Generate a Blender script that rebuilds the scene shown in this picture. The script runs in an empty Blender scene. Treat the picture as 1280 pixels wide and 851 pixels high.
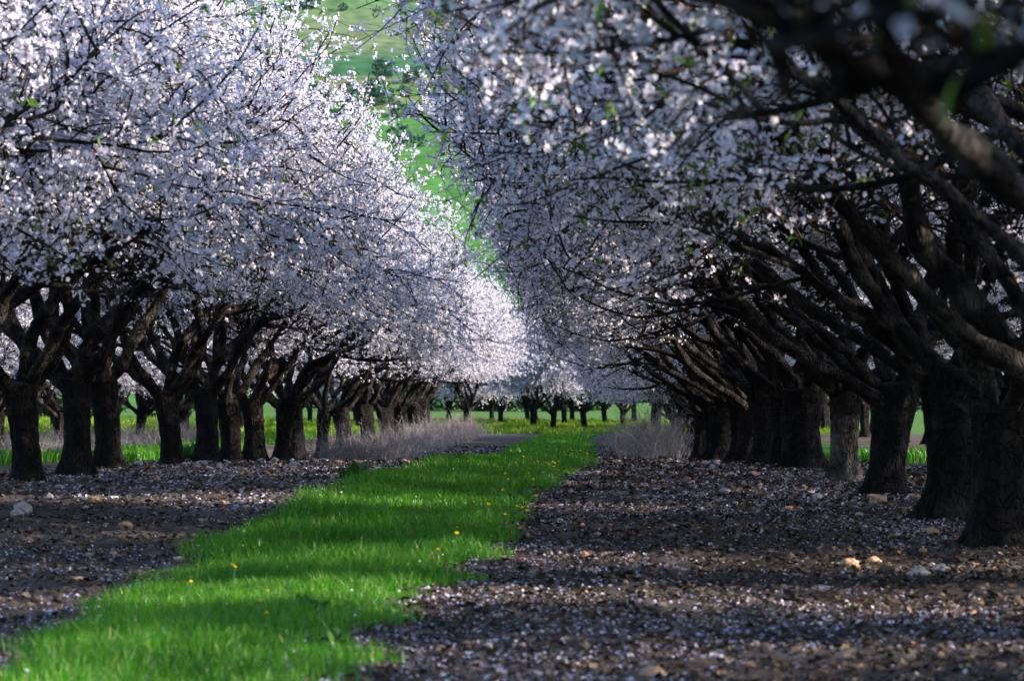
import bpy, math, random
import numpy as np
from mathutils import Vector

R = math.radians
S = bpy.context.scene
COL = S.collection

# ------------------------------------------------------------------ camera, sky, sun, exposure
CAM_Z = 0.95
cam_d = bpy.data.cameras.new('camera')
cam = bpy.data.objects.new('camera', cam_d)
COL.objects.link(cam)
S.camera = cam
cam_d.sensor_width = 36.0
cam_d.lens = 112.5
cam_d.clip_start = 0.05
cam_d.clip_end = 6000
cam.location = (0, 0, CAM_Z)
cam.rotation_euler = (R(90) + math.atan(96.5 / 4000), 0, math.atan(60 / 4000))
cam_d.dof.use_dof = True
cam_d.dof.focus_distance = 38.0
cam_d.dof.aperture_fstop = 5.6

SUN_EL, SUN_AZ = 25.0, 99.0            # azimuth clockwise from +Y (down the rows); the sun stands to the right
W = bpy.data.worlds.new('World')
S.world = W
W.use_nodes = True
nt = W.node_tree
bgn = nt.nodes['Background']
sky = nt.nodes.new('ShaderNodeTexSky')
sky.sky_type = 'NISHITA'
sky.sun_disc = False
sky.sun_elevation = R(SUN_EL)
sky.sun_rotation = R(SUN_AZ)
sky.air_density = 1.0
sky.dust_density = 0.6
sky.ozone_density = 4.0
nt.links.new(sky.outputs[0], bgn.inputs[0])
bgn.inputs[1].default_value = 0.14

sd = bpy.data.lights.new('sun', 'SUN')
sun = bpy.data.objects.new('sun', sd)
COL.objects.link(sun)
sd.energy = 5.0
sd.angle = R(0.6)
sd.color = (1.0, 0.87, 0.75)
ca, sa = math.cos(R(SUN_AZ)), math.sin(R(SUN_AZ))
to_sun = Vector((sa * math.cos(R(SUN_EL)), ca * math.cos(R(SUN_EL)), math.sin(R(SUN_EL))))
sun.rotation_euler = to_sun.to_track_quat('Z', 'Y').to_euler()
sun.location = (60, 0, 40)

vs = S.view_settings
vs.view_transform = 'Standard'
vs.look = 'None'
vs.exposure = 1.85
vs.gamma = 1.0
vs.use_curve_mapping = False
cy = S.cycles
cy.max_bounces = 5
cy.diffuse_bounces = 3
cy.glossy_bounces = 2
cy.transmission_bounces = 3
cy.transparent_max_bounces = 4
cy.use_denoising = True
cy.denoiser = 'OPENIMAGEDENOISE'
cy.denoising_input_passes = 'RGB_ALBEDO_NORMAL'
cy.denoising_prefilter = 'ACCURATE'
cy.use_adaptive_sampling = False
cy.sample_clamp_indirect = 6

rng = np.random.default_rng(7)

# ------------------------------------------------------------------ helpers
def tag(o, label=None, cat=None, group=None, kind=None):
    if label: o['label'] = label
    if cat: o['category'] = cat
    if group: o['group'] = group
    if kind: o['kind'] = kind
    return o


class MB:
    """collects vertices and faces and links them as ONE mesh object"""
    def __init__(s):
        s.v, s.f, s.m, s.a, s.n = [], [], [], [], 0

    def add(s, verts, faces, mat=0, attr=None):
        verts = np.asarray(verts, np.float32).reshape(-1, 3)
        faces = np.asarray(faces, np.int32)
        s.v.append(verts)
        s.f.append(faces + s.n)
        s.m.append(np.full(len(faces), mat, np.int32))
        s.a.append(np.zeros(len(verts), np.float32) if attr is None else np.asarray(attr, np.float32).ravel())
        s.n += len(verts)

    def mesh(s, name, mats, smooth=True):
        v = np.concatenate(s.v)
        loops = np.concatenate([f.ravel() for f in s.f])
        tot = np.concatenate([np.full(len(f), f.shape[1], np.int32) for f in s.f])
        start = np.concatenate([[0], np.cumsum(tot)[:-1]]).astype(np.int32)
        me = bpy.data.meshes.new(name)
        me.vertices.add(len(v))
        me.vertices.foreach_set('co', v.ravel())
        me.loops.add(len(loops))
        me.loops.foreach_set('vertex_index', loops)
        me.polygons.add(len(tot))
        me.polygons.foreach_set('loop_start', start)
        me.polygons.foreach_set('loop_total', tot)
        me.polygons.foreach_set('material_index', np.concatenate(s.m))
        me.polygons.foreach_set('use_smooth', np.full(len(tot), smooth))
        at = me.attributes.new('t', 'FLOAT', 'POINT')
        at.data.foreach_set('value', np.concatenate(s.a))
        for m in mats: me.materials.append(m)
        me.update(calc_edges=True)
        me.validate()
        return me

    def build(s, name, mats, parent=None, smooth=True):
        o = bpy.data.objects.new(name, s.mesh(name, mats, smooth))
        COL.objects.link(o)
        if parent: o.parent = parent
        return o


def norm(a):
    return a / np.maximum(np.linalg.norm(a, axis=-1, keepdims=True), 1e-9)


def tubes(paths, radii, sides, rnd=None, lump=0.0):
    """paths (B,N,3), radii (B,N) -> verts, quads"""
    paths = np.asarray(paths, float); radii = np.asarray(radii, float)
    B, N, _ = paths.shape
    tan = np.gradient(paths, axis=1)
    tan = norm(tan)
    mean = norm(paths[:, -1] - paths[:, 0])
    ref = np.where(np.abs(mean[:, 2:3]) < 0.8, np.array([[0, 0, 1.0]]), np.array([[1.0, 0, 0]]))
    ref = norm(np.cross(mean, ref))[:, None, :]
    u = norm(ref - tan * np.sum(ref * tan, -1, keepdims=True))
    w = np.cross(tan, u)
    th = np.arange(sides) * 2 * math.pi / sides
    rr = radii[:, :, None] * np.ones(sides)
    if lump and rnd is not None:
        rr = rr * (1 + lump * rnd.standard_normal((B, N, sides)))
    V = paths[:, :, None, :] + rr[..., None] * (np.cos(th)[None, None, :, None] * u[:, :, None, :] + np.sin(th)[None, None, :, None] * w[:, :, None, :])
    idx = np.arange(B * N * sides).reshape(B, N, sides)
    a = idx[:, :-1, :]; b = np.roll(idx, -1, 2)[:, :-1, :]
    c = np.roll(idx, -1, 2)[:, 1:, :]; d = idx[:, 1:, :]
    F = np.stack([a, b, c, d], -1).reshape(-1, 4)
    return V.reshape(-1, 3), F


def grow(start, d, length, N, wig, up, rnd, smooth=0.6):
    """wandering branch centre lines: start (B,3), d (B,3), length (B,) -> (B,N,3)"""
    B = len(start)
    P = np.zeros((B, N, 3)); P[:, 0] = start
    d = norm(np.asarray(d, float))
    step = np.asarray(length).reshape(B, 1) / (N - 1)
    drift = np.zeros((B, 3))
    upv = np.array([0, 0, 1.0])
    for i in range(1, N):
        drift = smooth * drift + (1 - smooth) * rnd.standard_normal((B, 3))
        d = norm(d + wig * drift + np.asarray(up).reshape(-1, 1) * upv / (N - 1))
        P[:, i] = P[:, i - 1] + d * step
    return P


_lat = np.random.default_rng(3).random((256, 256))
def vnoise(x, y):
    x = np.asarray(x, float); y = np.asarray(y, float)
    xi = np.floor(x).astype(int); yi = np.floor(y).astype(int)
    fx = x - xi; fy = y - yi
    fx = fx * fx * (3 - 2 * fx); fy = fy * fy * (3 - 2 * fy)
    g = lambda i, j: _lat[i & 255, j & 255]
    return (g(xi, yi) * (1 - fx) + g(xi + 1, yi) * fx) * (1 - fy) + (g(xi, yi + 1) * (1 - fx) + g(xi + 1, yi + 1) * fx) * fy - 0.5


# ground profile along the rows: a low hump, a dip, then a slow rise to the hill
GY = [-60, 0, 15, 19, 22, 25, 29, 34, 40, 48, 54, 60, 67, 72, 78, 88, 110, 150, 200, 260, 340, 400]
GZ = [0, 0, 0.0, 0.02, .08, .18, .27, .33, .32, .25, .18, .12, .06, .03, .05, .11, .25, .42, .95, 1.5, 2.2, 2.7]
_yy = np.linspace(-60, 400, 4601)
_zz = np.interp(_yy, GY, GZ)
_k = np.hanning(41); _k /= _k.sum()
_zs = np.convolve(np.pad(_zz, 20, mode='edge'), _k, mode='valid')
def gy(y):
    return np.interp(y, _yy, _zs)

def gz(x, y):
    x = np.asarray(x, float); y = np.asarray(y, float)
    return gy(y) + 0.05 * vnoise(x * 0.35 + 9, y * 0.35)

def fine(x, y):
    """clods and footprints of the bare soil"""
    return 0.055 * vnoise(x * 2.1, y * 2.1 + 40) + 0.045 * np.abs(vnoise(x * 6.3, y * 6.3)) + 0.028 * vnoise(x * 15, y * 15) + 0.014 * vnoise(x * 33 + 5, y * 33)

def soil(x, y):
    return gz(x, y) + fine(x, y)

def at(px, py):
    """where the sight line through a point of the photograph meets the ground"""
    s = (py - 522) / 4000.0
    lo = np.linspace(6, 330, 6000)
    f = (CAM_Z - gy(lo)) / lo - s
    y = lo[np.argmax(f < 0)] if (f < 0).any() else 200.0
    return (px - 700) / 4000.0 * y, y

# ------------------------------------------------------------------ materials
def mat(name):
    m = bpy.data.materials.new(name)
    m.use_nodes = True
    n = m.node_tree
    n.nodes.clear()
    out = n.nodes.new('ShaderNodeOutputMaterial')
    return m, n, out

def N(n, t, **k):
    x = n.nodes.new(t)
    for a, b in k.items():
        if a in x.inputs.keys() if isinstance(a, str) else False: x.inputs[a].default_value = b
        else: setattr(x, a, b)
    return x

def ramp(n, fac, stops):
    r = n.nodes.new('ShaderNodeValToRGB')
    e = r.color_ramp.elements
    while len(e) < len(stops): e.new(0.5)
    for i, (p, c) in enumerate(stops):
        e[i].position = p; e[i].color = (*c, 1)
    n.links.new(fac, r.inputs[0])
    return r.outputs[0]

def thin(name, stops, trans, src='island', centre=None, gloss=0.0):
    """petal / leaf / blade: diffuse with light coming through"""
    m, n, out = mat(name)
    geo = N(n, 'ShaderNodeNewGeometry')
    col = ramp(n, geo.outputs['Random Per Island'], stops)
    if centre:
        a = N(n, 'ShaderNodeAttribute', attribute_name='t')
        mx = N(n, 'ShaderNodeMix', data_type='RGBA')
        cr = ramp(n, a.outputs['Fac'], [(0.0, (1, 1, 1)), (centre[1], (0, 0, 0))])
        n.links.new(cr, mx.inputs[0]); n.links.new(col, mx.inputs[6])
        mx.inputs[7].default_value = (*centre[0], 1)
        col = mx.outputs[2]
    d = N(n, 'ShaderNodeBsdfDiffuse'); t = N(n, 'ShaderNodeBsdfTranslucent')
    mix = N(n, 'ShaderNodeMixShader'); mix.inputs[0].default_value = trans
    n.links.new(col, d.inputs[0]); n.links.new(col, t.inputs[0])
    n.links.new(d.outputs[0], mix.inputs[1]); n.links.new(t.outputs[0], mix.inputs[2])
    res = mix.outputs[0]
    if gloss:
        g = N(n, 'ShaderNodeBsdfGlossy'); g.inputs['Roughness'].default_value = 0.45
        m2 = N(n, 'ShaderNodeMixShader'); m2.inputs[0].default_value = gloss
        n.links.new(res, m2.inputs[1]); n.links.new(g.outputs[0], m2.inputs[2]); res = m2.outputs[0]
    n.links.new(res, out.inputs[0])
    return m

def bark(name, dark, mid, pale, amount=0.62, low_only=None):
    m, n, out = mat(name)
    tc = N(n, 'ShaderNodeTexCoord')
    mp = N(n, 'ShaderNodeMapping'); mp.inputs['Scale'].default_value = (1, 1, 0.28)
    n.links.new(tc.outputs['Object'], mp.inputs[0])
    n1 = N(n, 'ShaderNodeTexNoise'); n1.inputs['Scale'].default_value = 26; n1.inputs['Detail'].default_value = 6; n1.inputs['Roughness'].default_value = .65
    n2 = N(n, 'ShaderNodeTexNoise'); n2.inputs['Scale'].default_value = 4.5; n2.inputs['Detail'].default_value = 4
    n.links.new(mp.outputs[0], n1.inputs[0]); n.links.new(tc.outputs['Object'], n2.inputs[0])
    c1 = ramp(n, n1.outputs[0], [(0.3, dark), (0.7, mid)])
    mq = N(n, 'ShaderNodeMapping'); mq.inputs['Scale'].default_value = (1, 1, .5); n.links.new(tc.outputs['Object'], mq.inputs[0])
    wn = N(n, 'ShaderNodeTexNoise'); wn.inputs['Scale'].default_value = 9; n.links.new(mq.outputs[0], wn.inputs[0])
    wa = N(n, 'ShaderNodeMix', data_type='RGBA', blend_type='ADD'); wa.inputs[0].default_value = .18; n.links.new(mq.outputs[0], wa.inputs[6]); n.links.new(wn.outputs['Color'], wa.inputs[7])
    pl = N(n, 'ShaderNodeTexVoronoi', feature='DISTANCE_TO_EDGE'); pl.inputs['Scale'].default_value = 17; n.links.new(wa.outputs[2], pl.inputs[0])
    crack = ramp(n, pl.outputs['Distance'], [(0.0, (0, 0, 0)), (.14, (1, 1, 1))])
    cm = N(n, 'ShaderNodeMix', data_type='RGBA', blend_type='MULTIPLY'); cm.inputs[0].default_value = .5; n.links.new(c1, cm.inputs[6]); n.links.new(crack, cm.inputs[7]); c1 = cm.outputs[2]
    k = ramp(n, n2.outputs[0], [(amount - .12, (0, 0, 0)), (amount + .1, (1, 1, 1))])
    mx = N(n, 'ShaderNodeMix', data_type='RGBA')
    n.links.new(k, mx.inputs[0]); n.links.new(c1, mx.inputs[6]); mx.inputs[7].default_value = (*pale, 1)
    colour = mx.outputs[2]
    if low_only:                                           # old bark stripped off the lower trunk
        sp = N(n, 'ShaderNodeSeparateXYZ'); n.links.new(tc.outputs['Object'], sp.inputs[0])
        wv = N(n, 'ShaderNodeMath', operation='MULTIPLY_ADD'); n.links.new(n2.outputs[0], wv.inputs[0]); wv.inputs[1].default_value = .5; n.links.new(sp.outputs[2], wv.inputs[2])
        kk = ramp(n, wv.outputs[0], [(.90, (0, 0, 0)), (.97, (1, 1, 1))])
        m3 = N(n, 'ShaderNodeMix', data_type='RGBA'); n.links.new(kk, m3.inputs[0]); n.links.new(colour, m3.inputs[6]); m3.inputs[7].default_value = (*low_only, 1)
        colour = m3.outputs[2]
    ad = N(n, 'ShaderNodeMath', operation='ADD')
    n.links.new(n1.outputs[0], ad.inputs[0]); n.links.new(crack, ad.inputs[1])
    bp = N(n, 'ShaderNodeBump'); bp.inputs['Strength'].default_value = 1.0; bp.inputs['Distance'].default_value = 0.05
    n.links.new(ad.outputs[0], bp.inputs['Height'])
    p = N(n, 'ShaderNodeBsdfPrincipled'); p.inputs['Roughness'].default_value = 0.92
    p.inputs['Specular IOR Level'].default_value = 0.15
    n.links.new(colour, p.inputs['Base Color']); n.links.new(bp.outputs[0], p.inputs['Normal'])
    n.links.new(p.outputs[0], out.inputs[0])
    return m

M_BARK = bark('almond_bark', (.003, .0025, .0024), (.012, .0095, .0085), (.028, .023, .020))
M_LIMB = bark('limb_bark', (.0033, .0027, .0025), (.015, .012, .0108), (.075, .064, .054), .59)  # pale lichen patches brightened to stand in for soft highlights
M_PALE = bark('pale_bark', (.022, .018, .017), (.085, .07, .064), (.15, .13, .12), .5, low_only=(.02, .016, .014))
M_TWIG = thin('twig_bark', [(0, (.035, .025, .02)), (1, (.085, .06, .045))], 0.0)
M_BLOSSOM = thin('almond_petal', [(0, (.64, .62, .72)), (.5, (.75, .74, .82)), (1, (.86, .86, .89))], 0.35, centre=((.42, .09, .20), 0.30))  # white petals tinted cool, the bluish shade put into their colour
M_LEAF = thin('young_leaf', [(0, (.05, .11, .015)), (.6, (.09, .19, .02)), (1, (.22, .26, .04))], 0.4, gloss=.04)

# ------------------------------------------------------------------ the almond trees
def trunk_mb(rnd, h, r, lean):
    A, K = 28, 34
    z = np.linspace(-0.25, h, K)
    t = (z + 0.25) / (h + 0.25)
    prof = r * (1.0 + 0.42 * np.exp(-np.maximum(z, 0) / 0.15) - 0.12 * np.sin(t * math.pi) + 0.15 * t ** 3)
    th = np.arange(A) * 2 * math.pi / A
    Z, T = np.meshgrid(z, th, indexing='ij')
    o = rnd.random() * 50
    cx, cyy = np.cos(T), np.sin(T)
    lump = 0.30 * vnoise(cx * 1.3 + o, cyy * 1.3 + Z * 1.6) + 0.20 * vnoise(cx * 3 + o + 7, cyy * 3 + Z * 2.2) + 0.26 * np.abs(vnoise(T * 3.2 + Z * .9 + o, Z * 1.2)) + 0.10 * vnoise(T * 6, Z * 14 + o)
    rr = prof[:, None] * (1 + lump)
    wob = 0.03 * np.sin(z * 3 + o)
    X = rr * cx + (lean[0] * np.maximum(z, 0))[:, None] + wob[:, None]
    Y = rr * cyy + (lean[1] * np.maximum(z, 0))[:, None]
    nr = 4 + int(o) % 3
    root_ = 1 + .34 * np.exp(-np.maximum(Z, 0) / .13) * np.maximum(np.cos(nr * T + o + .6 * np.sin(T + o)), -.4)
    X = X * root_; Y = Y * root_
    V = np.stack([X, Y, Z], -1)
    top = np.array([[lean[0] * h, lean[1] * h, h + r * .25]])
    idx = np.arange(K * A).reshape(K, A)
    b = np.roll(idx, -1, 1)
    F = np.stack([idx[:-1], b[:-1], b[1:], idx[1:]], -1).reshape(-1, 4)
    mb = MB()
    mb.add(V.reshape(-1, 3), F)
    # rounded head of the trunk, where the limbs leave it
    ring = V[-1]
    r2 = ring * [.7, .7, 1] + top * [.3, .3, 0] + [0, 0, r * .18]
    VV = np.concatenate([ring, r2, top])
    i0 = np.arange(A); i1 = np.roll(i0, -1)
    mb.add(VV, np.stack([i0, i1, i1 + A, i0 + A], -1))
    mb.add(np.concatenate([r2, top]), np.stack([i0, i1, np.full(A, A)], -1))
    return mb


def blossoms(mb, c, nrm, size, rnd, mi, petals=5):
    n = len(c)
    nrm = norm(nrm)
    ref = rnd.standard_normal((n, 3))
    u = norm(np.cross(nrm, ref)); w = np.cross(nrm, u)
    V = np.zeros((n, petals, 4, 3)); 
    cup = rnd.uniform(.05, .55, (n, 1))
    for k in range(petals):
        a = 2 * math.pi * k / petals
        def pt(ang, r, z):
            return c + size[:, None] * (r * (math.cos(ang) * u + math.sin(ang) * w) + z * nrm)
        wd = 0.55
        V[:, k, 0] = c
        V[:, k, 1] = pt(a - wd, .72, cup * .45)
        V[:, k, 2] = pt(a, 1.0, cup * .8)
        V[:, k, 3] = pt(a + wd, .72, cup * .45)
    F = np.arange(n * petals * 4).reshape(-1, 4)
    t = np.tile(np.array([0, .72, 1, .72]), n * petals)
    mb.add(V.reshape(-1, 3), F, mi, t)


def leaves(mb, c, d, size, rnd, mi):
    n = len(c)
    d = norm(d); s = norm(np.cross(d, rnd.standard_normal((n, 3))))
    nn = np.cross(d, s)
    L = size[:, None]
    V = np.stack([c, c + d * L * .45 + s * L * .15 + nn * L * .05, c + d * L - nn * L * .08, c + d * L * .45 - s * L * .15 + nn * L * .05], 1)
    mb.add(V.reshape(-1, 3), np.arange(n * 4).reshape(-1, 4), mi, np.tile([0, .5, 1, .5], n))


def pick(P, t):
    """points and tangents at fractions t (B,k) of paths P (B,N,3)"""
    B, Nn, _ = P.shape
    f = t * (Nn - 1); i = np.minimum(f.astype(int), Nn - 2); fr = (f - i)[..., None]
    b = np.arange(B)[:, None]
    p0, p1 = P[b, i], P[b, i + 1]
    return p0 * (1 - fr) + p1 * fr, norm(p1 - p0)


def shell(c, low=1.35, inner=.42):
    """the flowers sit on the young outer wood: bare inside, full towards the outside"""
    e = np.sqrt((np.hypot(c[:, 0], c[:, 1]) / 3.7) ** 2 + (np.maximum(c[:, 2] - 1.1, 0) / 4.5) ** 2)
    return np.clip((e - inner) / .24, 0, 1) * np.clip((c[:, 2] - low) / .5, 0, 1)


def make_tree(seed, nlimb=6, trunk_r=0.19, fork=1.05, spread=1.14, custom=None, density=1.0, name='almond_tree', custom_r=None, zmin=1.55, czmin=1.3, side=None, cslack=0.0, leafy=.075, inner=.42, side_len=1.0):
    rnd = np.random.default_rng(seed)
    root = bpy.data.objects.new(name, None)
    COL.objects.link(root)
    lean = rnd.uniform(-.11, .11, 2)
    def clear(p, slack=0.0):
        """crowns are kept back so that a lane of light stays open between the rows"""
        if side == 'L': return p[..., 0] < 5.26 - (p[..., 2] - .95) / 1.5 - .1 + slack
        if side == 'R': return -p[..., 0] < 2.94 + (p[..., 2] - .95) / 2.6 - .18 + slack
        return np.ones(p.shape[:-1], bool)
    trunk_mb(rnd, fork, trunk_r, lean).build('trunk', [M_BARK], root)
    cr = MB()
    top = np.array([lean[0] * fork, lean[1] * fork, fork])
    paths, rads = [], []
    a0 = rnd.random() * 6.28
    for i in range(nlimb):
        az = a0 + i * 2 * math.pi / nlimb + rnd.uniform(-.35, .35)
        el = R(rnd.uniform(28, 48)) if i % 3 else R(rnd.uniform(54, 68))
        d = np.array([math.cos(az) * math.cos(el), math.sin(az) * math.cos(el), math.sin(el)])
        st = top + np.array([d[0] * trunk_r * .35, d[1] * trunk_r * .35, -rnd.uniform(.02, .22)])
        for _ in range(12):                                # a limb that would sag over is not kept
            P = grow(st[None], d[None], np.array([rnd.uniform(3.5, 4.4) * spread]), 44, .13, np.array([rnd.uniform(.1, .55)]), rnd, .75)
            if P[0, -1, 2] > 3.0 and (np.diff(P[0, :, 2]) > -.01).all() and clear(P[0], -.2).all(): break
        else: P[0] = P[0][0] + (P[0] - P[0][0]) * .72
        paths.append(P[0]); rads.append(rnd.uniform(.40, .54) * trunk_r)
    for k, pts in enumerate(custom or []):
        pts = np.array(pts, float)
        s = np.linspace(0, len(pts) - 1, 44)
        P = np.stack([np.interp(s, np.arange(len(pts)), pts[:, j]) for j in range(3)], -1)
        ker = np.ones(9) / 9
        for j in range(3):
            P[:, j] = np.convolve(np.pad(P[:, j], 4, mode='edge'), ker, mode='valid')
        P += np.stack([np.cumsum(rnd.standard_normal(44)) for _ in range(3)], -1) * .014
        paths.append(P); rads.append(custom_r[k] if custom_r else .09)
    bl_c, bl_n, lf_c, lf_d = [], [], [], []
    for li, (P, r0) in enumerate(zip(paths, rads)):
        zm = zmin if li < nlimb else czmin
        cs = cslack if li >= nlimb else 0.0
        if li < nlimb and zmin > 2:                       # limbs pruned off low over the path
            if P[:, 2].max() < zmin or (P[12:, 2] < zmin - .3).any(): continue
        lm = MB()
        Nn = len(P)
        tt = np.linspace(0, 1, Nn)
        rad = r0 * ((1 - tt) ** 0.85 * .95 + .05)
        jag = np.convolve(rnd.standard_normal((Nn + 4)), np.ones(3) / 3, mode='valid')[:Nn]
        rad = rad * (1 + .16 * jag)
        for kn in rnd.integers(3, Nn - 8, 5):              # knots and pruning scars
            rad[kn:kn + 2] *= rnd.uniform(1.15, 1.4)
        Pk = P + np.stack([np.convolve(rnd.standard_normal(Nn + 2), np.ones(3) / 3, mode='valid') for _ in range(3)], -1) * r0 * .22 * np.minimum(tt * 8, 1)[:, None]
        v, f = tubes(Pk[None], rad[None], 14, rnd, .07)
        lm.add(v, f)
        # side branches
        n1 = 14
        t1 = np.sort(rnd.uniform(.3, .98, (1, n1)), 1)
        p, tg = pick(P[None], t1)
        p, tg = p[0], tg[0]
        out = norm(np.concatenate([p[:, :2], np.zeros((n1, 1))], 1))
        perp = norm(np.cross(tg, rnd.standard_normal((n1, 3))))
        low = (1 - t1[0])[:, None]
        d1 = norm(tg * .7 + perp * .9 + out * .55 * low + np.array([0, 0, -.12]) * low)
        l1 = rnd.uniform(1.0, 2.1, n1) * (1 - .45 * t1[0]) * spread
        if li >= nlimb: l1 = l1 * side_len
        P1 = grow(p, d1, l1, 12, .2, rnd.uniform(-.35, .55, n1), rnd)
        r1 = np.interp(t1[0], tt, rad) * .55
        r1 = np.clip(r1 * rnd.uniform(.75, 1.3, n1), .012, .055)
        ok1 = (P1[:, 4:, 2].min(1) > zm) & clear(P1[:, -1], .1 + cs)
        P1, r1 = P1[ok1], r1[ok1]; n1 = len(P1)
        v, f = tubes(P1, r1[:, None] * np.linspace(1, .3, 12), 7, rnd, .05)
        lm.add(v, f)
        # finer branches
        n2 = 8
        t2 = rnd.uniform(.15, 1, (n1, n2)); p2, tg2 = pick(P1, t2)
        q2, qg2 = pick(P[None], rnd.uniform(.4, 1, (1, 10)))
        p2 = np.concatenate([p2.reshape(-1, 3), q2[0]]); tg2 = np.concatenate([tg2.reshape(-1, 3), qg2[0]])
        b2 = len(p2)
        d2 = norm(tg2 * .7 + norm(np.cross(tg2, rnd.standard_normal((b2, 3)))) * .9 + [0, 0, .08])
        P2 = grow(p2, d2, rnd.uniform(.45, 1.05, b2) * spread, 8, .25, rnd.uniform(-.5, .5, b2), rnd)
        ok2 = (P2[:, 2:, 2].min(1) > zm) & clear(P2[:, -1], .35 * rnd.random(b2) + cs)
        P2 = P2[ok2]; b2 = len(P2)
        v, f = tubes(P2, rnd.uniform(.006, .013, b2)[:, None] * np.linspace(1, .4, 8), 5)
        lm.add(v, f)
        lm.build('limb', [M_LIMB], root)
        # twigs with the flowers
        n3 = 8
        t3 = rnd.uniform(.1, 1, (b2, n3)); p3, tg3 = pick(P2, t3)
        u3, ug3 = pick(P1, rnd.uniform(.2, 1, (n1, 8)))
        p3 = np.concatenate([p3.reshape(-1, 3), u3.reshape(-1, 3)]); tg3 = np.concatenate([tg3.reshape(-1, 3), ug3.reshape(-1, 3)])
        b3 = len(p3)
        d3 = norm(tg3 * .5 + norm(rnd.standard_normal((b3, 3))) + [0, 0, .12])
        P3 = grow(p3, d3, rnd.uniform(.16, .5, b3), 5, .25, rnd.uniform(-.4, .5, b3), rnd)
        keep = (P3[:, -1, 2] > zm) & clear(P3[:, -1], .75 * rnd.random(b3) ** 2 - .1 + cs) & (rnd.random(b3) < .12 + .88 * shell(P3[:, -1], zm - .25, inner))
        P3 = P3[keep]; b3 = len(P3)
        v, f = tubes(P3, rnd.uniform(.0028, .0045, b3)[:, None] * np.linspace(1, .5, 5), 3)
        cr.add(v, f, 1)
        # flowers sit in tufts on short spurs along the twig
        nodes, per = 6, 5
        c3, g3 = pick(P3, np.sort(rnd.uniform(.02, 1, (b3, nodes)), 1))
        full = rnd.random((b3, 1)) ** .6                                  # some twigs bare, some crowded
        on = rnd.random((b3, nodes)) < .2 + .8 * full
        c3, g3 = c3[on], g3[on]
        c3 = np.repeat(c3, per, 0); g3 = np.repeat(g3, per, 0)
        on = rnd.random(len(c3)) < .8 * np.where(c3[:, 2] > 3.3, max(density, 1.05), density)
        c3, g3 = c3[on], g3[on]
        off = norm(rnd.standard_normal(c3.shape))
        bl_c.append(c3 + off * rnd.uniform(.012, .034, (len(c3), 1))); bl_n.append(off + .25 * rnd.standard_normal(g3.shape))
        c2, g2 = pick(P2, rnd.uniform(.3, 1, (b2, 4)))
        c2 = np.repeat(c2.reshape(-1, 3), 3, 0)
        off = norm(rnd.standard_normal(c2.shape))
        on = rnd.random(len(c2)) < np.where(c2[:, 2] > 3.3, 1, density)
        bl_c.append((c2 + off * .024)[on]); bl_n.append(off[on])
        sel = rnd.random(b3) < leafy
        e3 = P3[sel][:, -1]
        if len(e3):
            k = 5
            lf_c.append(np.repeat(e3, k, 0) + rnd.normal(0, .015, (len(e3) * k, 3)))
            lf_d.append(rnd.standard_normal((len(e3) * k, 3)) * .6 + [0, 0, -.55])
    c = np.concatenate(bl_c); nn = np.concatenate(bl_n)
    ok = rnd.random(len(c)) < .05 + .95 * shell(c, min(zmin, czmin) - .25, inner)
    c, nn = c[ok], nn[ok]
    blossoms(cr, c, nn, rnd.uniform(.012, .0185, len(c)), rnd, 0)
    c = np.concatenate(lf_c); d = np.concatenate(lf_d)
    ok = rnd.random(len(c)) < shell(c, min(zmin, czmin) - .25, inner); c, d = c[ok], d[ok]
    leaves(cr, c, d, rnd.uniform(.04, .085, len(c)), rnd, 2)
    cr.build('crown', [M_BLOSSOM, M_TWIG, M_LEAF], root, smooth=False)
    return root


KIDS = {}
def copy_tree(src):
    r = src.copy(); COL.objects.link(r)
    for ch in KIDS[src.name]:
        c = ch.copy(); COL.objects.link(c); c.parent = r
    return r

rt0 = random.Random(9)
FORKS = [1.05, .95, 1.15, 1.0]
def alley_limbs(sx, n):
    u = rt0.uniform
    a = [[(0, 0, .95), (sx * 1.0, u(-.7, .7), 1.8 + u(-.15, .35)), (sx * 2.1, u(-1., 1.), 2.5 + u(-.15, .35)), (sx * 3.1, u(-1.2, 1.2), 2.95), (sx * 3.75, u(-.9, .9), 3.05)],
         [(0, 0, .95), (sx * u(.5, 1.0), -.5 + u(-.3, .3), 2.1 + u(-.3, .2)), (sx * 1.7, -1.2 + u(-.5, .5), 3.2), (sx * 2.6, -1.7, 4.0), (sx * 3.2, -2.0, 4.5)],
         [(0, 0, .95), (sx * u(.3, .9), .7 + u(-.4, .3), 2.0 + u(-.3, .3)), (sx * 1.5, 1.3 + u(-.5, .5), 3.0), (sx * 2.3, 1.6, 3.7), (sx * 3.1, 1.9, 4.2)]]
    return a[:n]
PROTO = {'R': [make_tree(21 + i, nlimb=4 + i % 2, trunk_r=[.15, .14, .155, .145][i], fork=FORKS[i], custom=alley_limbs(-1, 3), custom_r=[.05, .054, .048], czmin=1.7, side='R', density=.74, leafy=.1) for i in range(4)],
         'L': [make_tree(31 + i, nlimb=5 + i % 2, trunk_r=[.13, .15, .135, .145][i], fork=FORKS[3 - i], spread=1.06, czmin=1.7, side='L') for i in range(4)],
         'F': [make_tree(51 + i, nlimb=6, trunk_r=.105, fork=.85, spread=.82, zmin=.65, czmin=.65, inner=.12, density=1.25, leafy=.03) for i in range(2)],
         'N': [make_tree(11 + i, nlimb=5 + i, trunk_r=[.135, .15, .13][i], fork=FORKS[i]) for i in range(3)]}
for q in PROTO.values():
    for p in q: KIDS[p.name] = list(p.children)
used = set()
trees = []
last = {}
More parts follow.
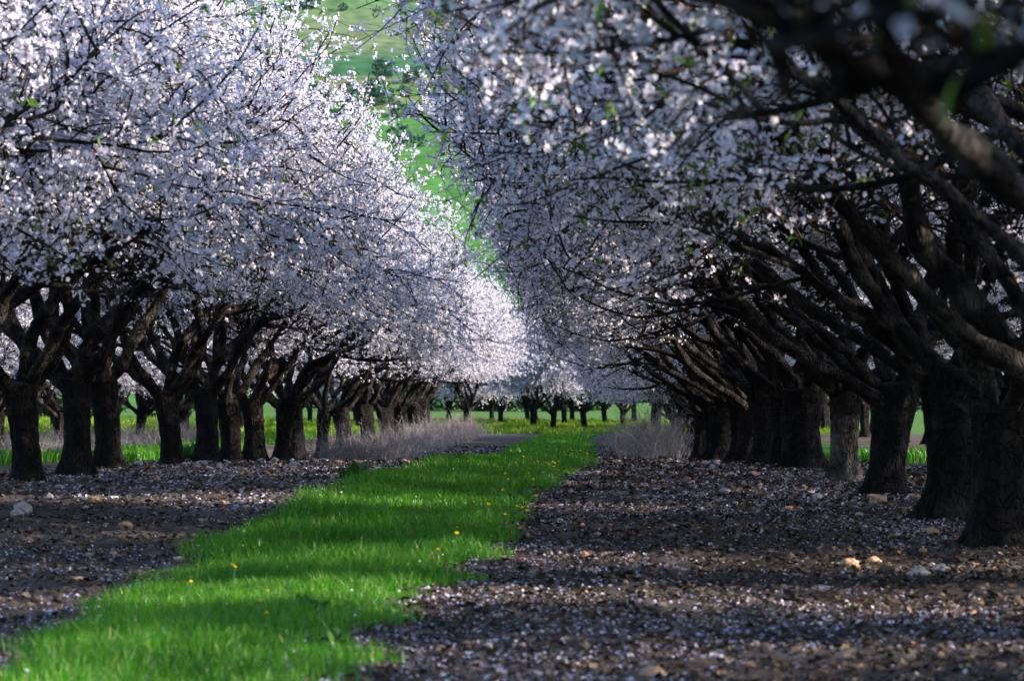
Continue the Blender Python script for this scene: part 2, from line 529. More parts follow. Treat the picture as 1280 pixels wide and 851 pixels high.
def plant(side, x, y, rot, sc, label, group, thick=1.0, tall=1.0):
    q = PROTO[side]
    i = rt.choice([k for k in range(len(q)) if k != last.get(side)]); last[side] = i      # never the same tree twice running
    src = q[i]
    if (side, i) not in used:
        o = src; used.add((side, i))
    else:
        o = copy_tree(src)
    o.location = (x, y, float(gz(x, y)) - .02)
    o.rotation_euler = (0, 0, rot)
    o.scale = (sc, sc * rt.choice((-1, 1)), sc * rt.uniform(.96, 1.05) * tall)
    thick *= rt.uniform(.9, 1.14)
    if True:
        for ch in o.children:
            if ch.name.startswith('trunk'): ch.scale = (thick, thick, 1)
    tag(o, label, 'almond tree', group)
    trees.append(o)
    return o

ORD = 'first second third fourth fifth sixth seventh eighth ninth tenth eleventh twelfth'.split()
GL, GR = 'almond trees of the left row', 'almond trees of the right row'
rt = random.Random(5)
# right row, from the trunk at the right edge of the picture down the alley
right_z = [21.6, 24.5, 28.8, 32.5, 37.9, 41.3, 45.6, 49.6, 53.5, 57.4, 61.5, 65.6]
right_x = [3.0, 2.95, 2.94, 2.92, 2.94, 2.95, 2.9, 2.95, 3.0, 2.9, 2.95, 2.92]
right_l = ['almond tree with the thickest near-black trunk, at the right edge',
           'almond tree second from the front on the right, broad dark trunk with reddish sunlit edge',
           'almond tree third from the front on the right, dark trunk flared wide at the base',
           'almond tree with the only pale grey trunk, fourth from the front on the right']
rz = 69.6
while rz < 112:
    right_z.append(rz); right_x.append(float(np.interp(rz, [60, 85, 112], [2.95, 3.5, 3.8])) + rt.uniform(-.15, .15)); rz += 3.9
for k, (x, y) in enumerate(zip(right_x, right_z)):
    if k < 4: lb = right_l[k]
    elif k < 12: lb = f'{ORD[k]} almond tree from the front in the dark right row of the alley'
    else: lb = 'almond tree deep in the right row, dark trunk lost behind the dry brush'
    o = plant('R' if y < 62 else 'L', x, y, rt.uniform(-.3, .3) + (0 if y < 62 else math.pi), rt.uniform(.98, 1.08) * float(np.interp(y, [62, 80, 110], [1, .85, .75])), lb, GR, [1.3, 1.25, 1.15, 1.1][k] if k < 4 else 1.35, .94 if y < 62 else .88)
    if k == 3:
        for ch in o.children:
            if ch.name.startswith('trunk'):
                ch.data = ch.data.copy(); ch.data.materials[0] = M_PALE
                ch['label'] = 'pale grey trunk leaning slightly'
# left row
left_z = [31, 34.5, 37.6, 42.5, 47.3, 51, 55, 59.6, 64.7, 71.3, 78.5, 87.7]
while left_z[-1] < 116: left_z.append(left_z[-1] + 4.1 + rt.uniform(-.2, .2))
left_l = ['almond tree at the left edge of the picture, dark trunk forking low into wide limbs',
          'almond tree second from the front in the left row, dark trunk with flared base',
          'almond tree third from the front in the left row, straight trunk forking high',
          'almond tree fourth from the front in the left row, slender trunk with split limbs']
for k, y in enumerate(left_z):
    if k < 4: lb = left_l[k]
    elif k < 12: lb = f'{ORD[k]} almond tree from the front in the left row, short dark trunk above stony soil'
    else: lb = 'almond tree at the far end of the left row, trunk merged behind dry grass'
    plant('L', float(np.interp(y, [80, 130], [-5.26, -4.7])) + rt.uniform(-.1, .1), y, rt.uniform(-.25, .25), rt.uniform(.97, 1.04) * float(np.interp(y, [45, 80], [1, 1.12])), lb, GL, 1.16 if k > 4 else 1.0)
# the same two rows continue towards and past the camera: their crowns reach into the picture
for j, y in enumerate([27, 23, 19, 15]):
    plant('L', -5.26, y, rt.uniform(-.2, .2), 1.0,
          ['almond tree outside the left edge, its twigs reaching in beside the leftmost trunk',
           'almond tree whose soft blurred branches enter at the upper left corner',
           'almond tree nearer the camera on the left, only its outermost flowering twigs in view',
           'almond tree nearest the camera on the left, hardly a twig of it in view'][j], GL)

# ------------------------------------------------------------------ near trees of the right row, whose limbs hang over the camera
def local(px, py, Y, x0, y0):
    """a point of a limb seen at that place of the photograph, standing at depth Y, in the tree's own frame"""
    return ((px - 700) / 4000 * Y - x0, Y - y0, CAM_Z + (522 - py) / 4000 * Y)

def near_tree(seed, x0, y0, limbs, radii, label, spread=1.1, nl=5, zmin=1.7, czmin=1.5, dens=.58, side_len=1.0):
    cu = [[(0, 0, .95)] + [local(*p, x0, y0) for p in L] for L in limbs]
    o = make_tree(seed, nlimb=nl, trunk_r=.2, fork=1.05, spread=spread, custom=cu, custom_r=radii, zmin=zmin, czmin=czmin, side='R', cslack=.1, density=dens, leafy=.16, side_len=side_len)
    o.location = (x0, y0, 0)
    tag(o, label, 'almond tree', GR)
    return o

near_tree(61, 2.95, 17.4, [[(1180, 420, 17.2), (1000, 210, 17), (850, 60, 16.5), (760, -60, 16)], [(1230, 330, 17.6), (1030, 60, 18), (930, -120, 18)]], [.06, .055],
          'almond tree with long diagonal limbs sweeping up left from beyond the right edge', 1.0, zmin=1.9, czmin=1.9)
near_tree(62, 2.95, 13.4, [[(1300, 330, 13.2), (1080, 150, 12.8), (880, 70, 12.6), (740, 50, 12.4), (640, 60, 12.2)], [(1260, 170, 14), (1080, -30, 14.5), (980, -160, 15)]], [.042, .055],
          'almond tree whose drooping flowering branch reaches furthest left over the grass', 1.0, zmin=2.1, czmin=1.85)
near_tree(63, 2.95, 9.2, [[(1500, 330, 8.4), (1280, 195, 7.6), (1120, 100, 7.2), (970, 10, 7.0), (860, -60, 6.8)], [(1420, 150, 9.5), (1200, 20, 9.6), (1000, -60, 9.4), (760, -50, 9)]], [.062, .05],
          'almond tree with a thick blurred mossy limb in the upper right corner', 1.1, zmin=2.4, czmin=1.85, dens=.3, side_len=.6)
near_tree(64, 2.95, 4.9, [[(1900, 150, 4.4), (1400, 70, 4.0), (1230, 68, 3.9), (1090, 72, 3.8), (900, 100, 3.8)]], [.028],
          'almond tree nearest the camera on the right, thin blurred flowering branch at top', 1.0, zmin=2.3, czmin=1.33, dens=.16, side_len=.3)

for y in (.9, -3.1, -7.2):  # row carried on unseen behind the camera, added to shade the near limbs
    plant('R', 2.95, y, rt.uniform(-.2, .2), 1.0, 'almond tree of the right row beside and behind the camera, out of the picture', GR)

# rows beyond the alley on both sides
for k in range(30):
    y = 14 + 4.1 * k + rt.uniform(-.4, .4)
    lb = 'almond tree of the next row to the left, trunk glimpsed between front trunks'
    if y > 24: plant('N', -13.4 + rt.uniform(-.4, .4), y, rt.random() * 6.28, rt.uniform(.9, 1.05), lb, 'almond trees of the second row on the left')
for k in range(22):
    y = 44 + 4.3 * k + rt.uniform(-.4, .4)
    plant('N', -21.5 + rt.uniform(-.4, .4), y, rt.random() * 6.28, rt.uniform(.9, 1.05), 'almond tree of the furthest left row, pale crown behind two rows of trunks', 'almond trees of the third row on the left')
for k in range(38):
    y = -10 + 4.1 * k + rt.uniform(-.4, .4)
    if k == 6: continue                                    # a missing tree lets the sun through
    plant('N', 11.1 + rt.uniform(-.4, .4), y, rt.random() * 6.28, rt.uniform(1.22, 1.34) if k < 9 else rt.uniform(1.14, 1.24), 'almond tree of the next row to the right, dark behind the thick trunks', 'almond trees of the second row on the right')  # scaled up to shade the right row; the nearest, tallest ones are unseen
# the next block of the orchard, standing in the sunlit meadow at the end of the alley
for j in range(8):
    for i in range(-4, 5):
        x = -.8 + i * 4.9 + (j * 2 % 5) * 1.0 + rt.uniform(-.6, .6); y = 134 + j * 6.5 + rt.uniform(-1.6, 1.6)
        if not -9 - j < x < 6 + j * .7: continue
        lb = 'small sunlit almond tree in the front line beyond the end of the alley' if j == 0 else 'small almond tree deeper in the sunlit block beyond the end of the alley'
        plant('F', x, y, rt.random() * 6.28, rt.uniform(1.12, 1.3), lb, 'small almond trees beyond the end of the alley')

# ------------------------------------------------------------------ ground
def ground_mat():
    m, n, out = mat('orchard_ground')
    tc = N(n, 'ShaderNodeTexCoord'); o = tc.outputs['Object']
    def noise(s, d=5, r=.6):
        x = N(n, 'ShaderNodeTexNoise'); x.inputs['Scale'].default_value = s; x.inputs['Detail'].default_value = d; x.inputs['Roughness'].default_value = r
        n.links.new(o, x.inputs[0]); return x.outputs[0]
    fine_c = ramp(n, noise(38, 6, .7), [(.32, (.013, .009, .007)), (.52, (.040, .029, .023)), (.68, (.10, .073, .058))])
    sx = N(n, 'ShaderNodeSeparateXYZ'); n.links.new(o, sx.inputs[0])
    lf = N(n, 'ShaderNodeMapRange'); lf.inputs[1].default_value = -1.5; lf.inputs[2].default_value = -4.0; lf.inputs[4].default_value = .13; n.links.new(sx.outputs[0], lf.inputs[0])
    bs = N(n, 'ShaderNodeMath', operation='ADD'); n.links.new(noise(.9, 4), bs.inputs[0]); n.links.new(lf.outputs[0], bs.inputs[1])
    big = ramp(n, bs.outputs[0], [(.38, (0, 0, 0)), (.64, (1, 1, 1))])
    mx = N(n, 'ShaderNodeMix', data_type='RGBA'); n.links.new(big, mx.inputs[0]); n.links.new(fine_c, mx.inputs[6])
    pale = ramp(n, noise(60, 4), [(.3, (.04, .034, .031)), (.7, (.12, .105, .094))]); n.links.new(pale, mx.inputs[7])
    g1 = ramp(n, noise(9, 5), [(.3, (.016, .06, .006)), (.55, (.035, .12, .010)), (.75, (.07, .18, .02))])
    g2 = ramp(n, noise(3, 6, .7), [(.3, (.03, .055, .012)), (.7, (.10, .10, .045))])
    gk = ramp(n, noise(.16, 5, .65), [(.42, (0, 0, 0)), (.62, (1, 1, 1))])
    gm_ = N(n, 'ShaderNodeMix', data_type='RGBA'); n.links.new(gk, gm_.inputs[0]); n.links.new(g1, gm_.inputs[6]); n.links.new(g2, gm_.inputs[7]); gcol = gm_.outputs[2]
    at_ = N(n, 'ShaderNodeAttribute', attribute_name='t')
    nm = N(n, 'ShaderNodeMath', operation='ADD'); nm.inputs[1].default_value = 0
    n.links.new(at_.outputs['Fac'], nm.inputs[0])
    gf = ramp(n, nm.outputs[0], [(.35, (0, 0, 0)), (.65, (1, 1, 1))])
    m2 = N(n, 'ShaderNodeMix', data_type='RGBA'); n.links.new(gf, m2.inputs[0]); n.links.new(mx.outputs[2], m2.inputs[6]); n.links.new(gcol, m2.inputs[7])
    bp = N(n, 'ShaderNodeBump'); bp.inputs['Strength'].default_value = .8; bp.inputs['Distance'].default_value = .02
    n.links.new(noise(45, 6, .7), bp.inputs['Height'])
    p = N(n, 'ShaderNodeBsdfPrincipled'); p.inputs['Roughness'].default_value = .95; p.inputs['Specular IOR Level'].default_value = .1
    n.links.new(m2.outputs[2], p.inputs['Base Color']); n.links.new(bp.outputs[0], p.inputs['Normal'])
    n.links.new(p.outputs[0], out.inputs[0])
    return m

# the edges of the grass strip, walked down the alley
EL = np.array([at(*p) for p in [(-160, 905), (0, 818), (95, 760), (150, 720), (260, 670), (330, 640), (440, 603), (500, 591), (560, 579), (640, 557), (676, 545)]])
ER = np.array([at(*p) for p in [(380, 905), (430, 835), (470, 790), (560, 720), (622, 680), (632, 655), (660, 625), (700, 603), (735, 583), (738, 560), (737, 540)]])
def strip(x, y):
    """how far inside the grass strip (metres, negative outside)"""
    l = np.interp(y, EL[:, 1], EL[:, 0]); r = np.interp(y, ER[:, 1], ER[:, 0])
    j = .35 * vnoise(y * .9, x * 0 + 3) + .2 * vnoise(y * 3, x * 0 + 8)
    return np.minimum(x - l - .16 - j * .7, r + j * 1.0 - x)
def green(x, y):
    """grass cover of the whole ground, 0..1"""
    s = np.clip(strip(x, y) / .25 + .5, 0, 1)
    for c, w_ in ((-9.6, 1.35), (7.1, 1.3), (-17.5, 1.5), (15.5, 1.4)):
        s = np.maximum(s, np.clip((w_ - np.abs(x - c) + .8 * vnoise(y * .5, x * .5 + c)) / .3, 0, 1))
    s = np.maximum(s, np.clip((y - 123 + 4 * vnoise(x * .4, y * .1)) / 4, 0, 1))
    return s

def axis(*segs):
    out = []
    for a, b, st in segs: out.append(np.arange(a, b, st))
    return np.concatenate(out + [[segs[-1][1]]])
gxs = axis((-420, -60, 40), (-60, -12, 2), (-12, -5.5, .25), (-5.5, 4.3, .028), (4.3, 12, .25), (12, 60, 2), (60, 420, 40))
gys = axis((-60, 0, 6), (0, 9, .5), (9, 20, .034), (20, 42, .07), (42, 90, .35), (90, 170, 1.0), (170, 400, 6))
GX, GYY = np.meshgrid(gxs, gys, indexing='ij')
inz = np.clip((5.5 - np.abs(GX + .6)) / .6, 0, 1) * np.clip((90 - GYY) / 30, 0, 1)
Gz = gz(GX, GYY) + fine(GX, GYY) * inz
gmb = MB()
ii = np.arange(GX.size).reshape(GX.shape)
gmb.add(np.stack([GX, GYY, Gz], -1).reshape(-1, 3), np.stack([ii[:-1, :-1], ii[1:, :-1], ii[1:, 1:], ii[:-1, 1:]], -1).reshape(-1, 4), 0, green(GX, GYY))
tag(gmb.build('ground', [ground_mat()]), kind='structure')

# ------------------------------------------------------------------ hill behind the orchard
def hill_mat():
    m, n, out = mat('hill_pasture')
    tc = N(n, 'ShaderNodeTexCoord'); o = tc.outputs['Object']
    sep = N(n, 'ShaderNodeSeparateXYZ'); n.links.new(o, sep.inputs[0])
    nz = N(n, 'ShaderNodeTexNoise'); nz.inputs['Scale'].default_value = .012; nz.inputs['Detail'].default_value = 5; n.links.new(o, nz.inputs[0])
    ma = N(n, 'ShaderNodeMath', operation='MULTIPLY_ADD'); n.links.new(nz.outputs[0], ma.inputs[0]); ma.inputs[1].default_value = 60
    n.links.new(sep.outputs[2], ma.inputs[2])
    dv = N(n, 'ShaderNodeMath', operation='DIVIDE'); n.links.new(ma.outputs[0], dv.inputs[0]); dv.inputs[1].default_value = 200
    c = ramp(n, dv.outputs[0], [(0, (.07, .19, .05)), (.50, (.09, .22, .06)), (.53, (.20, .20, .12)), (.545, (.05, .14, .07)), (.62, (.07, .16, .08)), (.66, (.16, .21, .11)), (.8, (.12, .21, .09))])
    n2 = N(n, 'ShaderNodeTexNoise'); n2.inputs['Scale'].default_value = .25; n2.inputs['Detail'].default_value = 6; n.links.new(o, n2.inputs[0])
    v = ramp(n, n2.outputs[0], [(.3, (.4, .42, .42)), (.7, (.8, .8, .8))])
    mx = N(n, 'ShaderNodeMix', data_type='RGBA', blend_type='MULTIPLY'); mx.inputs[0].default_value = 1
    n.links.new(c, mx.inputs[6]); n.links.new(v, mx.inputs[7])
    d = N(n, 'ShaderNodeBsdfDiffuse'); n.links.new(mx.outputs[2], d.inputs[0]); n.links.new(d.outputs[0], out.inputs[0])
    return m

def hz(x, y):
    t = np.clip((y - 340) / 700, 0, 1.2)
    base = 2.0 + 150 * t ** 1.25 * (1 + .25 * vnoise(x * .003 + 4, y * .002))
    step = 9.0
    ter = step * (np.floor(base / step) + np.clip((base / step % 1) * 3 - 2, 0, 1))
    return base * .55 + ter * .45 + 3 * vnoise(x * .02, y * .02) * t
hx = np.arange(-700, 701, 12.0); hy = np.arange(336, 1180, 5.0)
HX, HY = np.meshgrid(hx, hy, indexing='ij')
hm = MB(); ii = np.arange(HX.size).reshape(HX.shape)
hm.add(np.stack([HX, HY, hz(HX, HY)], -1).reshape(-1, 3), np.stack([ii[:-1, :-1], ii[1:, :-1], ii[1:, 1:], ii[:-1, 1:]], -1).reshape(-1, 4))
tag(hm.build('hill', [hill_mat()]), kind='structure')
# far scrub along the terraces, distance haze put into its bluish leaf colour
M_SCRUB = thin('scrub_leaf', [(0, (.03, .07, .055)), (1, (.06, .11, .085))], .2)
sm = MB()
for k in range(260):
    y = rng.choice([640, 700, 735, 770, 905, 960]) + rng.normal(0, 7); x = rng.uniform(-150, 120)
    n_ = 130; rr = rng.uniform(1.6, 3.2)
    c = norm(rng.standard_normal((n_, 3))) * rr * rng.uniform(.55, 1, (n_, 1)) * [1, 1, .8] + [x, y, float(hz(x, y)) + rr * .7]
    d = norm(rng.standard_normal((n_, 3))); s = norm(np.cross(d, rng.standard_normal((n_, 3)))); L = rr * .22
    sm.add(np.stack([c - d * L, c + s * L * .6, c + d * L, c - s * L * .6], 1).reshape(-1, 3), np.arange(n_ * 4).reshape(-1, 4))
tag(sm.build('scrub', [M_SCRUB], smooth=False), 'dark bluish scrub and trees along the terraces of the green hill', 'scrub', kind='stuff')

# a dark wood closing the meadow behind the last block of almonds
M_WOOD = thin('wood_leaf', [(0, (.012, .035, .018)), (1, (.035, .075, .03))], .2)
wm = MB()
for k in range(230):
    x = rng.uniform(-150, 120); y = (262 if x > -22 else 205) + rng.normal(0, 5) + .03 * abs(x); rr = rng.uniform(1.2, 2.3); n_ = 150
    c = norm(rng.standard_normal((n_, 3))) * rr * rng.uniform(.5, 1, (n_, 1)) + [x, y, float(gz(x, y)) + rr * .75]
    d = norm(rng.standard_normal((n_, 3))); sd_ = norm(np.cross(d, rng.standard_normal((n_, 3)))); L = rr * .2
    wm.add(np.stack([c - d * L, c + sd_ * L * .6, c + d * L, c - sd_ * L * .6], 1).reshape(-1, 3), np.arange(n_ * 4).reshape(-1, 4))
tag(wm.build('woodland', [M_WOOD], smooth=False), 'dark low wood closing the meadow behind the far almond trees', 'wood', kind='stuff')

# ------------------------------------------------------------------ grass
M_GRASS = thin('grass_blade', [(0, (.024, .125, .002)), (.5, (.048, .215, .003)), (.9, (.085, .27, .005)), (.96, (.18, .30, .03)), (1, (.30, .28, .10))], .42, gloss=.03)
def blades(mb, x, y, h, w, rnd, zf, mi=0):
    n_ = len(x)
    a = rnd.uniform(0, 6.28, n_); b = rnd.uniform(0, 6.28, n_)
    side = np.stack([np.cos(a), np.sin(a), 0 * a], -1) * w[:, None] * .5
    ln = np.stack([np.cos(b), np.sin(b), 0 * b], -1) * (h * rnd.uniform(.1, .7, n_))[:, None]
    p = np.stack([x, y, zf(x, y) - .01], -1); up = np.array([0, 0, 1.0]) * h[:, None]
    m1 = p + up * .55 + ln * .3; t = p + up * .95 + ln
    V = np.stack([p - side, p + side, m1 + side * .8, m1 - side * .8, t], 1).reshape(-1, 3)
    o = np.arange(n_)[:, None] * 5
    mb.add(V, o + np.array([[0, 1, 2, 3]]), mi)
    mb.add(np.zeros((0, 3)), np.zeros((0, 3), int)) if False else None
    mb.f.append(o + np.array([[3, 2, 4]]) + mb.n - len(V)); mb.m.append(np.full(n_, mi, np.int32))

gm = MB()
def sow(mb, x0, x1, y0, y1, per, hh, ww, rnd, test):
    n_ = int((x1 - x0) * (y1 - y0) * per)
    x = rnd.uniform(x0, x1, n_); y = rnd.uniform(y0, y1, n_)
    k = test(x, y); x, y = x[k], y[k]
    tall = 1 + 1.1 * vnoise(x * 1.7, y * .8) + .5 * vnoise(x * 5, y * 5)
    blades(mb, x, y, np.clip(rnd.uniform(*hh, len(x)) * tall, .03, .5), rnd.uniform(*ww, len(x)), rnd, soil)
ins = lambda x, y: strip(x, y) > rng.uniform(-.10, .22, len(x)) 
sow(gm, -3.4, .2, 9, 20, 4600, (.04, .095), (.003, .006), rng, ins)
sow(gm, -3.2, 1.0, 20, 36, 2200, (.045, .125), (.005, .009), rng, ins)
sow(gm, -3.2, 1.4, 36, 70, 620, (.05, .13), (.009, .018), rng, ins)
sow(gm, -3.4, 2.2, 70, 150, 190, (.05, .12), (.018, .035), rng, ins)
mw = MB(); sow(mw, -60, -14, 126, 180, 14, (.12, .4), (.05, .09), rng, lambda x, y: green(x, y) > .5); sow(mw, -14, 12, 117, 175, 90, (.1, .28), (.03, .06), rng, lambda x, y: green(x, y) > .5)
sow(gm, -11.8, -7.4, 27, 110, 130, (.1, .25), (.012, .03), rng, lambda x, y: green(x, y) > .5)
sow(gm, 5.2, 9, 22, 75, 130, (.1, .25), (.012, .03), rng, lambda x, y: green(x, y) > .5)
M_MEADOW = thin('meadow_blade', [(0, (.06, .14, .012)), (.6, (.12, .22, .02)), (.95, (.22, .28, .05)), (1, (.45, .38, .05))], .4)  # lighter and yellower than the strip's blades: sunlight put into the colour
tag(mw.build('meadow_grass', [M_MEADOW], smooth=False), 'yellow green sunlit meadow grass beyond the end of the rows', 'grass', kind='stuff')
tag(gm.build('grass', [M_GRASS], smooth=False), 'bright green grass of the strip down the alley and between the rows', 'grass', kind='stuff')

# ------------------------------------------------------------------ petals, litter and gravel on the bare soil
M_FALLEN = thin('fallen_petal', [(0, (.22, .19, .24)), (.5, (.38, .35, .44)), (1, (.62, .58, .68))], .2)
M_LITTER = thin('leaf_litter', [(0, (.014, .011, .009)), (.5, (.042, .031, .025)), (.85, (.11, .08, .058)), (1, (.26, .19, .13))], .05)
bare = lambda x, y: (strip(x, y) < .05)
def chips(mb, x, y, s, rnd, lift, tilt):
    n_ = len(x)
    nrm = norm(np.stack([rnd.normal(0, tilt, n_), rnd.normal(0, tilt, n_), np.ones(n_)], -1))
    u = norm(np.cross(nrm, rnd.standard_normal((n_, 3)))); w_ = np.cross(nrm, u)
    c = np.stack([x, y, soil(x, y) + lift + rnd.uniform(0, .012, n_)], -1)
    S_ = s[:, None]; q = rnd.uniform(.45, .9, (n_, 1))
    V = np.stack([c - u * S_, c + w_ * S_ * q + nrm * S_ * .25, c + u * S_, c - w_ * S_ * q + nrm * S_ * .2], 1)
    mb.add(V.reshape(-1, 3), np.arange(n_ * 4).reshape(-1, 4))
def scatter(x0, x1, y0, y1, per, f=None):
    n_ = int((x1 - x0) * (y1 - y0) * per); x = rng.uniform(x0, x1, n_); y = rng.uniform(y0, y1, n_)
    k = bare(x, y)
    if f is not None: k &= f(x, y)
    return x[k], y[k]
drift = lambda x, y: rng.random(len(x)) < np.clip(.5 + 1.5 * vnoise(x * .8, y * .35 + 20) + .9 * vnoise(x * 3, y * 3) - .45 * (x < -2.2) + .5 * np.exp(-np.abs(strip(x, y) + .25) / .3), .06, 1)
pm, lm_ = MB(), MB()
for (y0, y1, pp, ll, s) in ((9, 16, 620, 520, 1), (16, 26, 480, 330, 1.15), (26, 45, 220, 130, 1.6), (45, 90, 40, 40, 2.6)):
    x, y = scatter(-6.2, 4.6, y0, y1, pp, drift)
    chips(pm, x, y, rng.uniform(.006, .013, len(x)) * s, rng, .004, .55)
    x, y = scatter(-6.2, 4.6, y0, y1, ll, lambda x, y: rng.random(len(x)) < np.where(x < -2, .45, 1.0))
    chips(lm_, x, y, rng.uniform(.008, .026, len(x)) * s, rng, .003, .6)
x = rng.uniform(-3, .8, 5000); y = rng.uniform(9.5, 60, 5000); k = (strip(x, y) > 0) & (rng.random(5000) < np.clip(.9 - strip(x, y) * 2.4, .03, 1)); x, y = x[k], y[k]
chips(pm, x, y, rng.uniform(.006, .012, len(x)), rng, .06, .7)
tag(pm.build('petals', [M_FALLEN], smooth=False), 'fallen pale almond petals strewn over the bare soil', 'petals', kind='stuff')
tag(lm_.build('litter', [M_LITTER], smooth=False), 'brown leaf and husk litter on the bare soil', 'litter', kind='stuff')

def stone_mat(name, a, b):
    m, n, out = mat(name)
    tc = N(n, 'ShaderNodeTexCoord'); nz = N(n, 'ShaderNodeTexNoise'); nz.inputs['Scale'].default_value = 30; nz.inputs['Detail'].default_value = 6
    n.links.new(tc.outputs['Object'], nz.inputs[0])
    c = ramp(n, nz.outputs[0], [(.3, a), (.7, b)])
    bp = N(n, 'ShaderNodeBump'); bp.inputs['Strength'].default_value = .5; bp.inputs['Distance'].default_value = .01; n.links.new(nz.outputs[0], bp.inputs['Height'])
    p = N(n, 'ShaderNodeBsdfPrincipled'); p.inputs['Roughness'].default_value = .9; p.inputs['Specular IOR Level'].default_value = .2
    n.links.new(c, p.inputs['Base Color']); n.links.new(bp.outputs[0], p.inputs['Normal']); n.links.new(p.outputs[0], out.inputs[0])
    return m
M_STONE = [stone_mat('tan_stone', (.22, .13, .08), (.42, .27, .17)), stone_mat('grey_stone', (.20, .17, .155), (.42, .37, .34)), stone_mat('soil_clod', (.03, .022, .017), (.10, .075, .06))]

import bmesh
_bm = bmesh.new(); bmesh.ops.create_icosphere(_bm, subdivisions=1, radius=1)
ICO_V = np.array([v.co[:] for v in _bm.verts]); ICO_F = np.array([[v.index for v in f.verts] for f in _bm.faces]); _bm.free()
_bm = bmesh.new(); bmesh.ops.create_icosphere(_bm, subdivisions=4, radius=1)
ICO4_V = np.array([v.co[:] for v in _bm.verts]); ICO4_F = np.array([[v.index for v in f.verts] for f in _bm.faces]); _bm.free()
def pebbles(mb, x, y, s, mi):
    n_ = len(x); nv = len(ICO_V)
    V = ICO_V[None] * (1 + .22 * rng.standard_normal((n_, nv, 1)))
    V = V * (rng.uniform(.5, 1.2, (n_, 1, 3)) * [1, 1, .65]) * s[:, None, None]
    a = rng.uniform(0, 6.28, n_); c_, s_ = np.cos(a)[:, None], np.sin(a)[:, None]
    V = np.stack([V[..., 0] * c_ - V[..., 1] * s_, V[..., 0] * s_ + V[..., 1] * c_, V[..., 2]], -1)
    V += np.stack([x, y, soil(x, y) + s * .25], -1)[:, None, :]
    mb.add(V.reshape(-1, 3), (ICO_F[None] + np.arange(n_)[:, None, None] * nv).reshape(-1, 3), mi)
gv = MB()
for (y0, y1, pc, ps, sc) in ((9, 18, 80, 2, .9), (18, 30, 45, 2.5, 1.1), (30, 70, 11, 2.5, 1.6)):
    x, y = scatter(-6.2, 4.6, y0, y1, pc); pebbles(gv, x, y, rng.gamma(2.2, .0045, len(x)) * sc + .005, 2)
    x, y = scatter(-6.2, 4.6, y0, y1, ps); pebbles(gv, x, y, rng.gamma(2.2, .006, len(x)) * sc + .005, 0)
    x, y = scatter(-6.2, 4.6, y0, y1, ps); pebbles(gv, x, y, rng.gamma(2.2, .005, len(x)) * sc + .005, 1)
# the stonier margins along the feet of both rows
for cx in (-4.7, 2.5):
    n_ = 200; x = rng.normal(cx, .5, n_); y = rng.uniform(24, 75, n_); pebbles(gv, x, y, rng.gamma(2.2, .011, n_) + .012, 1)
tag(gv.build('gravel', [M_STONE[0], M_STONE[1], M_STONE[2]], smooth=False), 'loose small stones and clods on the bare soil', 'gravel', kind='stuff')

# stones large enough to count: picture place, width in picture pixels, material, label
ST = [(1097, 633, 24, 0, 'rounded orange tan stone in front of the third right trunk'),
      (1062, 707, 24, 0, 'flat tan stone lying just left of a rounder one in the sun streak'),
      (1091, 704, 22, 0, 'round bright tan stone beside a flatter one in the sun streak'),
      (1146, 729, 30, 1, 'wide greyish stone alone on the soil before the thick nearest trunk'),
      (1173, 722, 24, 1, 'pale grey stone between a wide greyish one and a brown one'),
      (1194, 717, 18, 0, 'upright brown stone closest to the base of the nearest right trunk'),
      (815, 842, 36, 0, 'largest orange brown stone, at the very front of the bare soil'),
      (20, 648, 18, 1, 'pale grey stone on the bare soil below the leftmost trunk'),
      (118, 629, 20, 0, 'brownish stone on the bare soil below the second left trunk'),
      (156, 664, 18, 0, 'low reddish stone beside the left edge of the grass strip'),
      (44, 606, 14, 1, 'small pale stone beside the foot of the leftmost trunk'),
      (1046, 588, 12, 1, 'small whitish stone at the foot of the pale grey trunk'),
      (1043, 600, 12, 0, 'small orange stone just in front of the pale grey trunk'),
      (1085, 601, 12, 0, 'small tan stone between the pale trunk and its darker neighbour'),
      (966, 580, 16, 1, 'yellowish white flat stone under the dark mass of right trunks'),
      (370, 585, 18, 1, 'pale stone in the stony patch under the middle left trunks'),
      (905, 618, 14, 1, 'small grey stone alone in the middle of the right soil lane'),
      (985, 640, 16, 0, 'dull brown stone in the right soil lane behind the sun streak')]
for px, py, wpx, mi, lb in ST:
    x, y = at(px, py)
    r = wpx / 4000 * y * .5
    n3 = np.array([vnoise(ICO4_V[:, 0] * 1.6 + px, ICO4_V[:, 1] * 1.6 + ICO4_V[:, 2] * 2), vnoise(ICO4_V[:, 2] * 3.5 + py, ICO4_V[:, 0] * 3.5 + ICO4_V[:, 1])]).T
    V = ICO4_V * (1 + .55 * n3[:, :1] + .22 * n3[:, 1:]) * [r, r * .8, r * .62]
    mb = MB(); mb.add(V, ICO4_F)
    o = mb.build('stone', [M_STONE[mi]])
    o.location = (x, y, float(soil(x, y)) + r * .22); o.rotation_euler = (0, 0, rng.uniform(0, 1))
    tag(o, lb, 'stone', 'larger stones on the bare soil')

